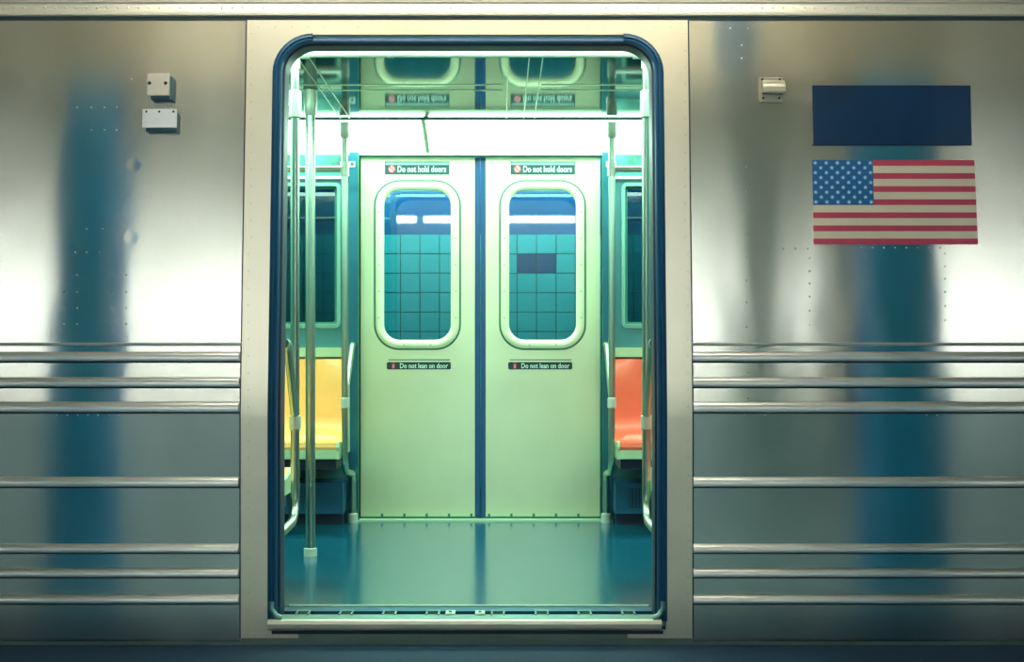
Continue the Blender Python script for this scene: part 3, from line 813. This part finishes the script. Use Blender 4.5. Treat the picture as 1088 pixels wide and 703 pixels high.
# =================================================================== BENCHES
def bench(x_end, s, far, colour, label):
    """moulded bench running from x_end away from the doorway (direction s), against the far or near side"""
    yb = YF if far else 0.13
    q = -1 if far else 1                      # towards the aisle
    t = empty('bench', (x_end+s*0.9, yb+q*0.25, 0.0), label, 'bench', 'moulded benches')
    L = 1.76; ns = 4
    pr = [(0.475, 0.405), (0.485, 0.425), (0.478, 0.447), (0.45, 0.455), (0.38, 0.440), (0.28, 0.425), (0.18, 0.425), (0.12, 0.44), (0.09, 0.48), (0.075, 0.56), (0.06, 0.70), (0.045, 0.82), (0.03, 0.853), (0.012, 0.857)]
    bm = bmesh.new(); rows = []; nx = 48
    for i in range(nx+1):
        u = i/nx; x = x_end+s*(0.012+u*L)
        ph = (u*ns) % 1.0
        sc = 0.5-0.5*math.cos(2*math.pi*ph)    # 0 between seats, 1 in the middle of a seat
        row = []
        for k, (dy, z) in enumerate(pr):
            dz = -0.014*sc if 3 < k < 8 else 0
            dyy = -0.016*sc if 7 < k < 12 else 0
            row.append(bm.verts.new((x, yb+q*(dy+dyy), z+dz)))
        rows.append(row)
    for a, b in zip(rows, rows[1:]):
        for k in range(len(pr)-1): bm.faces.new((a[k], a[k+1], b[k+1], b[k]))
    obj('seat_shell', bm, colour, t, smooth=True)
    xl, xr = sorted((x_end+s*0.012, x_end+s*(0.012+L)))
    ya, yc = sorted((yb+q*0.478, yb+q*0.44))
    obj('front_rail', bx(xl, xr, ya, yc, 0.365, 0.43, 0.006), 'seat_edge', t)
    # end cap facing the doorway
    bm = bmesh.new(); e = [(dy, z) for dy, z in pr]+[(0.012, 0.37), (0.475, 0.365)]
    A = [bm.verts.new((x_end, yb+q*dy, z)) for dy, z in e]; B = [bm.verts.new((x_end+s*0.013, yb+q*dy, z)) for dy, z in e]
    for k in range(len(e)):
        j = (k+1) % len(e); bm.faces.new((A[k], A[j], B[j], B[k]))
    bm.faces.new(A); bm.faces.new(B[::-1])
    obj('end_cap', bm, 'seat_edge', t)
    y0, y1 = sorted((yb+q*0.02, yb+q*0.42))
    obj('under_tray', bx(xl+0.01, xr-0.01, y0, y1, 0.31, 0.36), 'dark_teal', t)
    for px in (0.25, 0.75):
        x = xl+(xr-xl)*px
        y0, y1 = sorted((yb+q*0.02, yb+q*0.36))
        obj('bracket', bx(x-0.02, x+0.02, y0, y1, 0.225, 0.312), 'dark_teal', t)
    # heater below
    h = empty('heater_box', (x_end+s*0.9, yb+q*0.1, 0.0), label.replace('bench', 'bench')[:0]+('low teal heater box under the %s %s bench' % ('far' if far else 'near', 'yellow' if colour == 'seat_yellow' else 'red')), 'heater', 'heaters under benches')
    y0, y1 = sorted((yb+q*0.005, yb+q*0.21))
    obj('casing', bx(xl, xr, y0, y1, 0.062, 0.225, 0.006), 'heater_teal', h)
    y0, y1 = sorted((yb+q*0.005, yb+q*0.15))
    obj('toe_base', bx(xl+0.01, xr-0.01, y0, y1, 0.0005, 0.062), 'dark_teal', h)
    gx = x_end+s*0.055+(0.03 if s > 0 else 0)
    g0, g1 = sorted((gx, gx+s*0.135))
    if s > 0 or not far:
        yg = yb+q*0.21
        y0, y1 = sorted((yg, yg+q*0.003))
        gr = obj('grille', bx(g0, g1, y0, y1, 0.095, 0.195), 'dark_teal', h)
        y0, y1 = sorted((yg+q*0.003, yg+q*0.007))
        for k in range(8):
            x = g0+(g1-g0)*(k+0.5)/8
            obj('louvre', bx(x-0.004, x+0.004, y0, y1, 0.1, 0.19), 'heater_teal', gr)
    return t
XBL = -0.803; XBR = 0.563
bench(XBL, -1, True, 'seat_yellow', 'yellow moulded bench on the far side left of the closed doors')
bench(XBR, 1, True, 'seat_red', 'orange red moulded bench on the far side right of the closed doors')
bench(PX(312.5, D+0.6), -1, False, 'seat_yellow', 'bench end with pale cap just inside the left of the open doorway')
bench(PX(691, D+0.6), 1, False, 'seat_red', 'bench end with pale cap just inside the right of the open doorway')

# =================================================================== STATION BEYOND THE CAR
YT = D*0+4.34; dt = D+YT
wo = empty('wall_opposite', (0, YT, -1.2), kind='structure'); wo['label'] = 'tiled station wall seen through the far door windows'
TS = 20.65*dt/F
ztile = PZ(249, dt)
obj('backing', bx(-7, 7, YT+0.006, YT+0.1, -1.2, ztile), 'grout', wo)
obj('upper_wall', bx(-7, 7, YT+0.004, YT+0.1, ztile, 3.2), 'wall_navy', wo)
xt0 = PX(425.5, dt)
tb = bmesh.new(); box(tb, -TS/2+0.003, TS/2-0.003, 0, 0.012, -TS/2+0.003, TS/2-0.003, 0.002)
tile = obj('tile', tb, 'tile_teal', wo, origin=(0, 0, 0)); tile.location = Vector((0, 0, 0))
blue_at = {(6, 1), (7, 1)}
firstdone = False
me_blue = tile.data.copy(); me_blue.materials.clear(); me_blue.materials.append(MATS['tile_blue'])
for r_ in range(13):
    for c in range(-6, 16):
        x = xt0+(c+0.5)*TS; z = ztile-(r_+0.5)*TS
        if not firstdone: o = tile; firstdone = True
        else:
            o = tile.copy(); C.objects.link(o)
        o.location = Vector((x, YT-0.004, z))-wo.location
        if (c, r_) in blue_at: o.data = me_blue
# track bed between
obj('floor_track', bx(-7, 7, -0.05, YT+0.1, -1.3, -1.2), 'track_bed')['kind'] = 'structure'
# added unseen light that brightens the tiled wall behind the door windows
t = empty('added_wall_light', (-0.1, YT, 2.45), 'added unseen tube light brightening the tiled wall beyond the train', 'light')
obj('housing', bx(-1.6, 1.6, YT-0.10, YT+0.004, 2.52, 2.60), 'fixture_white', t)
obj('bracket', bx(-0.03, 0.03, YT-0.42, YT-0.10, 2.54, 2.58), 'fixture_white', t)
obj('shade', bx(-1.6, 1.6, YT-0.46, YT-0.28, 2.56, 2.60), 'fixture_white', t)
obj('tube', tube(bmesh.new(), [(-1.55, YT-0.38, 2.52), (1.55, YT-0.38, 2.52)], 0.04, 10), 'added_wall_tube', t, smooth=True)

# =================================================================== PLATFORM (behind the camera, seen in the steel)
ZP = -0.088; YBK = -8.6
obj('floor_platform', bx(-11, 11, YBK, -0.65, ZP-0.3, ZP), 'platform_floor')['kind'] = 'structure'
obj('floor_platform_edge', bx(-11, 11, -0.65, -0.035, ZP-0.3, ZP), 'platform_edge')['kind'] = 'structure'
obj('ceiling_platform', bx(-11, 11, YBK, -0.1, 3.05, 3.2), 'platform_ceiling')['kind'] = 'structure'
bk = empty('wall_platform', (0, YBK, ZP), kind='structure')
obj('upper_tiling', bx(-11, 11, YBK-0.1, YBK, 1.0, 3.05), 'platform_tile', bk)
obj('lower_tiling', bx(-11, 11, YBK-0.1, YBK, ZP, 1.0), 'platform_wainscot', bk)
for x in (-11, 11):
    obj('wall_platform_end', bx(x-0.05, x+0.05, YBK, -0.2, ZP, 3.05), 'wall_navy')['kind'] = 'structure'
def column(x, y, wd, label, cm='column_blue'):
    top = 2.27 if y > -2 else 3.05
    t = empty('steel_column', (x, y, ZP), label, 'column', 'blue platform columns')
    obj('flange', bx(x-wd/2, x+wd/2, y+wd/2-0.02, y+wd/2, ZP, top), cm, t)
    obj('flange', bx(x-wd/2, x+wd/2, y-wd/2, y-wd/2+0.02, ZP, top), cm, t)
    obj('web', bx(x-0.012, x+0.012, y-wd/2+0.02, y+wd/2-0.02, ZP, top), cm, t)
    obj('base_plate', bx(x-wd/2-0.03, x+wd/2+0.03, y-wd/2-0.03, y+wd/2+0.03, ZP, ZP+0.03), cm, t)
column(1.72, -1.18, 0.30, 'blue steel platform column mirrored right of centre in the steel side')
column(-1.80, -1.18, 0.25, 'blue steel platform column mirrored at the left in the steel side')
column(1.86, -4.9, 0.38, 'pale teal platform column further back on the platform', 'column_teal')
column(2.86, -6.5, 0.36, 'pale grey platform column near the back wall', 'column_grey')
column(-6.2, -1.20, 0.30, 'blue steel platform column far to the left of the doorway')
column(6.2, -1.20, 0.30, 'blue steel platform column far to the right of the doorway')
gd = empty('girder', (0, -1.2, 2.27), 'beige steel girder on the platform columns with blue stiffener plates', 'girder')
obj('web_plate', bx(-9, 9, -1.26, -1.10, 2.30, 3.049), 'girder_beige', gd)
obj('flange', bx(-9, 9, -1.32, -1.04, 2.27, 2.30), 'girder_beige', gd)
for x in (-3.07, -1.04, 1.04, 3.1):
    obj('stiffener', bx(x-0.085, x+0.085, -1.10, -1.06, 2.30, 3.049), 'stiffener_blue', gd)
def fixture(x0, x1, y, z, m, label, grp):
    t = empty('platform_light', ((x0+x1)/2, y, z), label, 'light', grp)
    obj('housing', bx(x0, x1, y-0.035, y+0.035, z+0.045, z+0.10), 'fixture_white', t)
    obj('stem', bx((x0+x1)/2-0.02, (x0+x1)/2+0.02, y-0.02, y+0.02, z+0.10, 3.05), 'fixture_white', t)
    obj('tube', tube(bmesh.new(), [(x0+0.03, y, z), (x1-0.03, y, z)], 0.045, 10), m, t, smooth=True)
fixture(CX-1.3, CX+1.3, -0.45, 2.72, 'tube_light', 'long tube light over the platform edge in front of the doorway', None)
for k in range(-2, 3):
    fixture(k*2.2-1.08, k*2.2+1.08, -8.0, 2.62, 'tube_light_back', ('tube light along the platform back wall, ' + ('middle one' if k == 0 else '%s one to the %s' % (('first', 'second', 'third', 'fourth')[abs(k)-1], 'left' if k < 0 else 'right'))), 'tube lights along the platform back wall')
